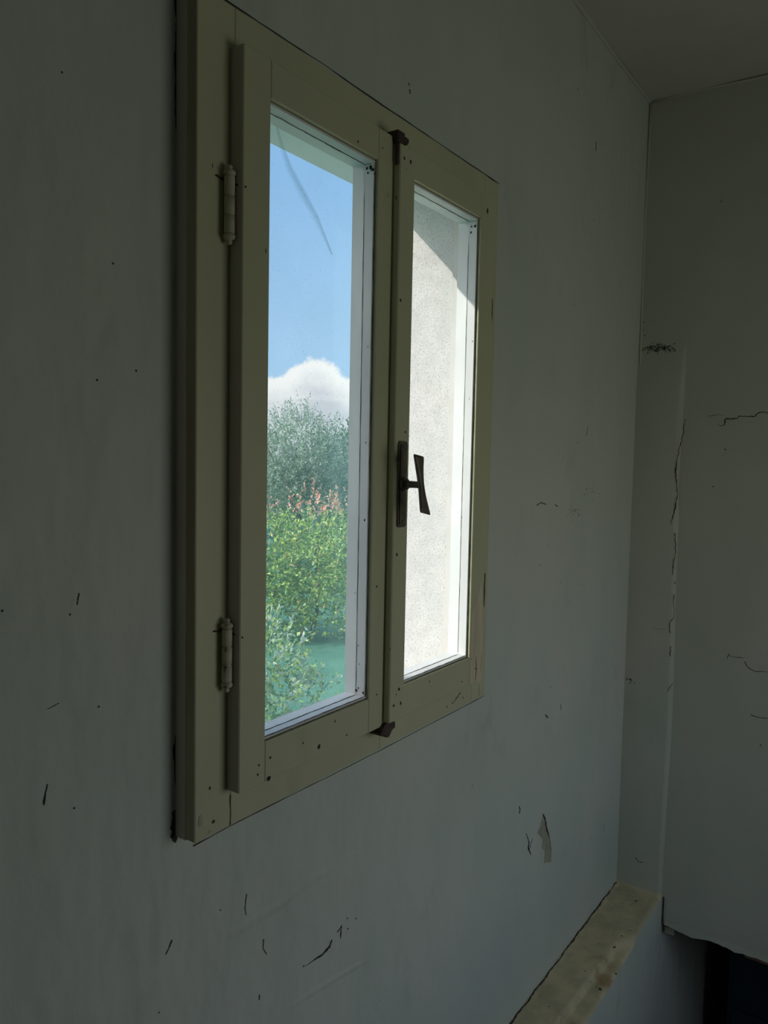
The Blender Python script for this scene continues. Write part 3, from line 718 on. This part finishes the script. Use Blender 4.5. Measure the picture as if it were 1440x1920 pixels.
# ================================================================== GARDEN
def at(px, D):                     # a point on the ground at horizontal distance D along the view through column px
    d = fw + rt*((px-720)/F); d.z = 0; d.normalize(); return Vector((CAM.x+d.x*D, CAM.y+d.y*D, ZG))
class Leaves:
    def __init__(s): s.v = []; s.m = []
    def leaf(s, p, d, L, wd, mi, rng):
        d = d/np.linalg.norm(d); a = rng.normal(size=3); sidev = np.cross(d, a); sidev /= np.linalg.norm(sidev)+1e-9
        nn = np.cross(sidev, d); s.v.append((p, p+d*L*.5+sidev*wd*.5+nn*L*.06, p+d*L-nn*L*.10, p+d*L*.5-sidev*wd*.5+nn*L*.06)); s.m.append(mi)
    def build(s, name, mats, parent):
        v = np.array(s.v).reshape(-1, 3); n = len(s.m)
        me = bpy.data.meshes.new(name); me.vertices.add(len(v)); me.vertices.foreach_set('co', v.astype(np.float32).ravel())
        me.loops.add(n*4); me.loops.foreach_set('vertex_index', np.arange(n*4, dtype=np.int32))
        me.polygons.add(n); me.polygons.foreach_set('loop_start', np.arange(0, n*4, 4, dtype=np.int32))
        try: me.polygons.foreach_set('loop_total', np.full(n, 4, dtype=np.int32))
        except Exception: pass
        for mt in mats: me.materials.append(mt)
        me.polygons.foreach_set('material_index', np.array(s.m, dtype=np.int32)); me.update(calc_edges=True); me.validate()
        o = bpy.data.objects.new(name, me); C.objects.link(o); o.parent = parent; return o
def plant(name, base, blobs, nsh, leaves, L, wd, slen, mats, pick, seed, label, cat, trunk, upb=.6, fan=.9, **kw):
    """blobs: (dx,dy,z, rx,ry,rz) about the base; shoots start in the outer shell of the blobs"""
    rng = np.random.default_rng(seed); root = empty(name, base, label=label, category=cat, **kw)
    lv = Leaves(); vol = np.array([b_[3]*b_[4]+b_[5]*(b_[3]+b_[4])*.5 for b_ in blobs]); vol /= vol.sum()
    tw = MB()
    for k in range(nsh):
        b_ = blobs[rng.choice(len(blobs), p=vol)]
        u = rng.normal(size=3); u /= np.linalg.norm(u); rad = rng.uniform(.22, 1.0)**.5
        lump = 1+.16*noise.noise(Vector((u*2.2+b_[0]).tolist()))+.10*noise.noise(Vector((u*5.5+b_[1]).tolist()))
        p = np.array(b_[:3])+u*np.array(b_[3:])*rad*lump
        if p[2] < .03: continue
        d = u*fan+np.array([0,0,upb])+rng.normal(size=3)*.35; d /= np.linalg.norm(d)
        sl = slen*rng.uniform(.6, 1.25)
        for j in range(leaves):
            t_ = (j+.5)/leaves; q = p+d*sl*t_
            ld = d*(.55+.5*t_)+rng.normal(size=3)*.75
            lv.leaf(q, ld, L*rng.uniform(.65, 1.15)*(1-.25*t_), wd*rng.uniform(.7, 1.2), pick(rng, q, t_), rng)
    lv.build('foliage', mats, root)
    for (a, b2, r1, r2) in trunk:
        mid = [(a[0]+(b2[0]-a[0])*t_+.04*math.sin(t_*7+a[0]*9), a[1]+(b2[1]-a[1])*t_+.04*math.cos(t_*6), a[2]+(b2[2]-a[2])*t_) for t_ in (0,.25,.5,.75,1)]
        tw = MB(); tw.tube(mid, [r1+(r2-r1)*t_ for t_ in (0,.25,.5,.75,1)], 8)
        tw.build('trunk' if a[2] == 0 and cat == 'tree' else ('stem' if a[2] == 0 else 'branch'), M['bark'], root)
    return root
# photinia hedge with red shoots, about nine metres away
hb0 = at(590, 9.4)
dirv = np.array([math.sin(math.radians(40)), -math.cos(math.radians(40))])      # runs across the line of view
blobs = []; rg = np.random.default_rng(3)
for k in range(-4, 5):
    o_ = dirv*k*.55; hh = 1.66+.10*math.sin(k*2.1+.4)
    blobs.append((o_[0], o_[1], hh*.62, .52, .52, hh*.42)); blobs.append((o_[0]+.1, o_[1]-.12, .5, .55, .55, .50))
    blobs.append((o_[0]-.35*math.cos(math.radians(40))+rg.uniform(-.1,.1), o_[1]-.35*math.sin(math.radians(40)), .9+.2*math.sin(k*1.7), .33, .33, .42))
def pick_ph(rng, q, t_):
    r = rng.random(); top = q[2] > 1.55+.12*noise.noise(Vector((q[0]*3, q[1]*3, 0)))
    if top and r < .72: return 1
    if r < .03: return 1
    return 0 if r < .66 else 2
plant('photinia_hedge', tuple(hb0), blobs, 6200, 9, .062, .024, .17, [M['leaf_gr'], M['leaf_rd'], M['leaf_md']], pick_ph, 5,
      'bright green hedge tipped with red new shoots, in front of the grey-green tree', 'hedge',
      [((dirv[0]*k*.8, dirv[1]*k*.8, 0), (dirv[0]*k*.8+.1, dirv[1]*k*.8, 1.2), .03, .012) for k in range(-2, 3)])
# grey-green tree behind it
tb = at(556, 14.5)
plant('olive_tree', tuple(tb), [(0,0,2.15,.95,.95,.85),(-.5,.3,1.75,.7,.7,.7),(.35,-.2,1.85,.75,.75,.7),(.1,-.1,1.35,.9,.9,.6)], 3000, 11, .075, .020, .30,
      [M['leaf_ol'], M['leaf_md']], lambda rng, q, t_: 0 if rng.random() < .85 else 1, 8, 'grey-green feathery tree rising above the red-tipped hedge', 'tree',
      [((0,0,0),(.05,0,1.5),.10,.06),((.05,0,1.3),(.6,-.2,2.3),.05,.015),((.05,0,1.2),(-.6,.2,2.4),.05,.015)], upb=1.0)
# darker trees farther back
tb = at(690, 18)
plant('evergreen_tree', tuple(tb), [(0,0,1.7,1.5,1.5,1.25),(.9,-.8,1.3,1.2,1.2,1.1),(-.9,.9,1.0,1.2,1.2,1.0)], 2600, 9, .12, .045, .30,
      [M['leaf_dk'], M['leaf_md']], lambda rng, q, t_: 0 if rng.random() < .8 else 1, 12, 'dark green tree farther back, right of the grey-green tree', 'tree',
      [((0,0,0),(0,0,2.0),.16,.08)])
tb = at(360, 22)
plant('evergreen_tree', tuple(tb), [(0,0,1.5,1.7,1.7,1.3),(1.0,-1.0,1.1,1.2,1.2,1.0)], 1700, 9, .12, .045, .30,
      [M['leaf_dk'], M['leaf_md']], lambda rng, q, t_: 0 if rng.random() < .7 else 1, 13, 'dark green tree farther back, behind the left edge of the grey-green tree', 'tree',
      [((0,0,0),(0,0,1.8),.16,.08)])
# low shrub near the house
tb = at(492, 5.6)
plant('garden_shrub', tuple(tb), [(0,0,.62,.34,.34,.46),(-.25,.2,.5,.35,.35,.45),(.10,-.15,.35,.36,.36,.34)], 620, 9, .055, .022, .15,
      [M['leaf_wh'], M['leaf_gr'], M['leaf_md']], lambda rng, q, t_: int(rng.choice([0, 1, 2], p=[.45, .25, .30])), 21,
      'low silvery shrub near the house, seen low in the left pane', 'shrub',
      [((0,0,0),(0,0,.6),.02,.01)])
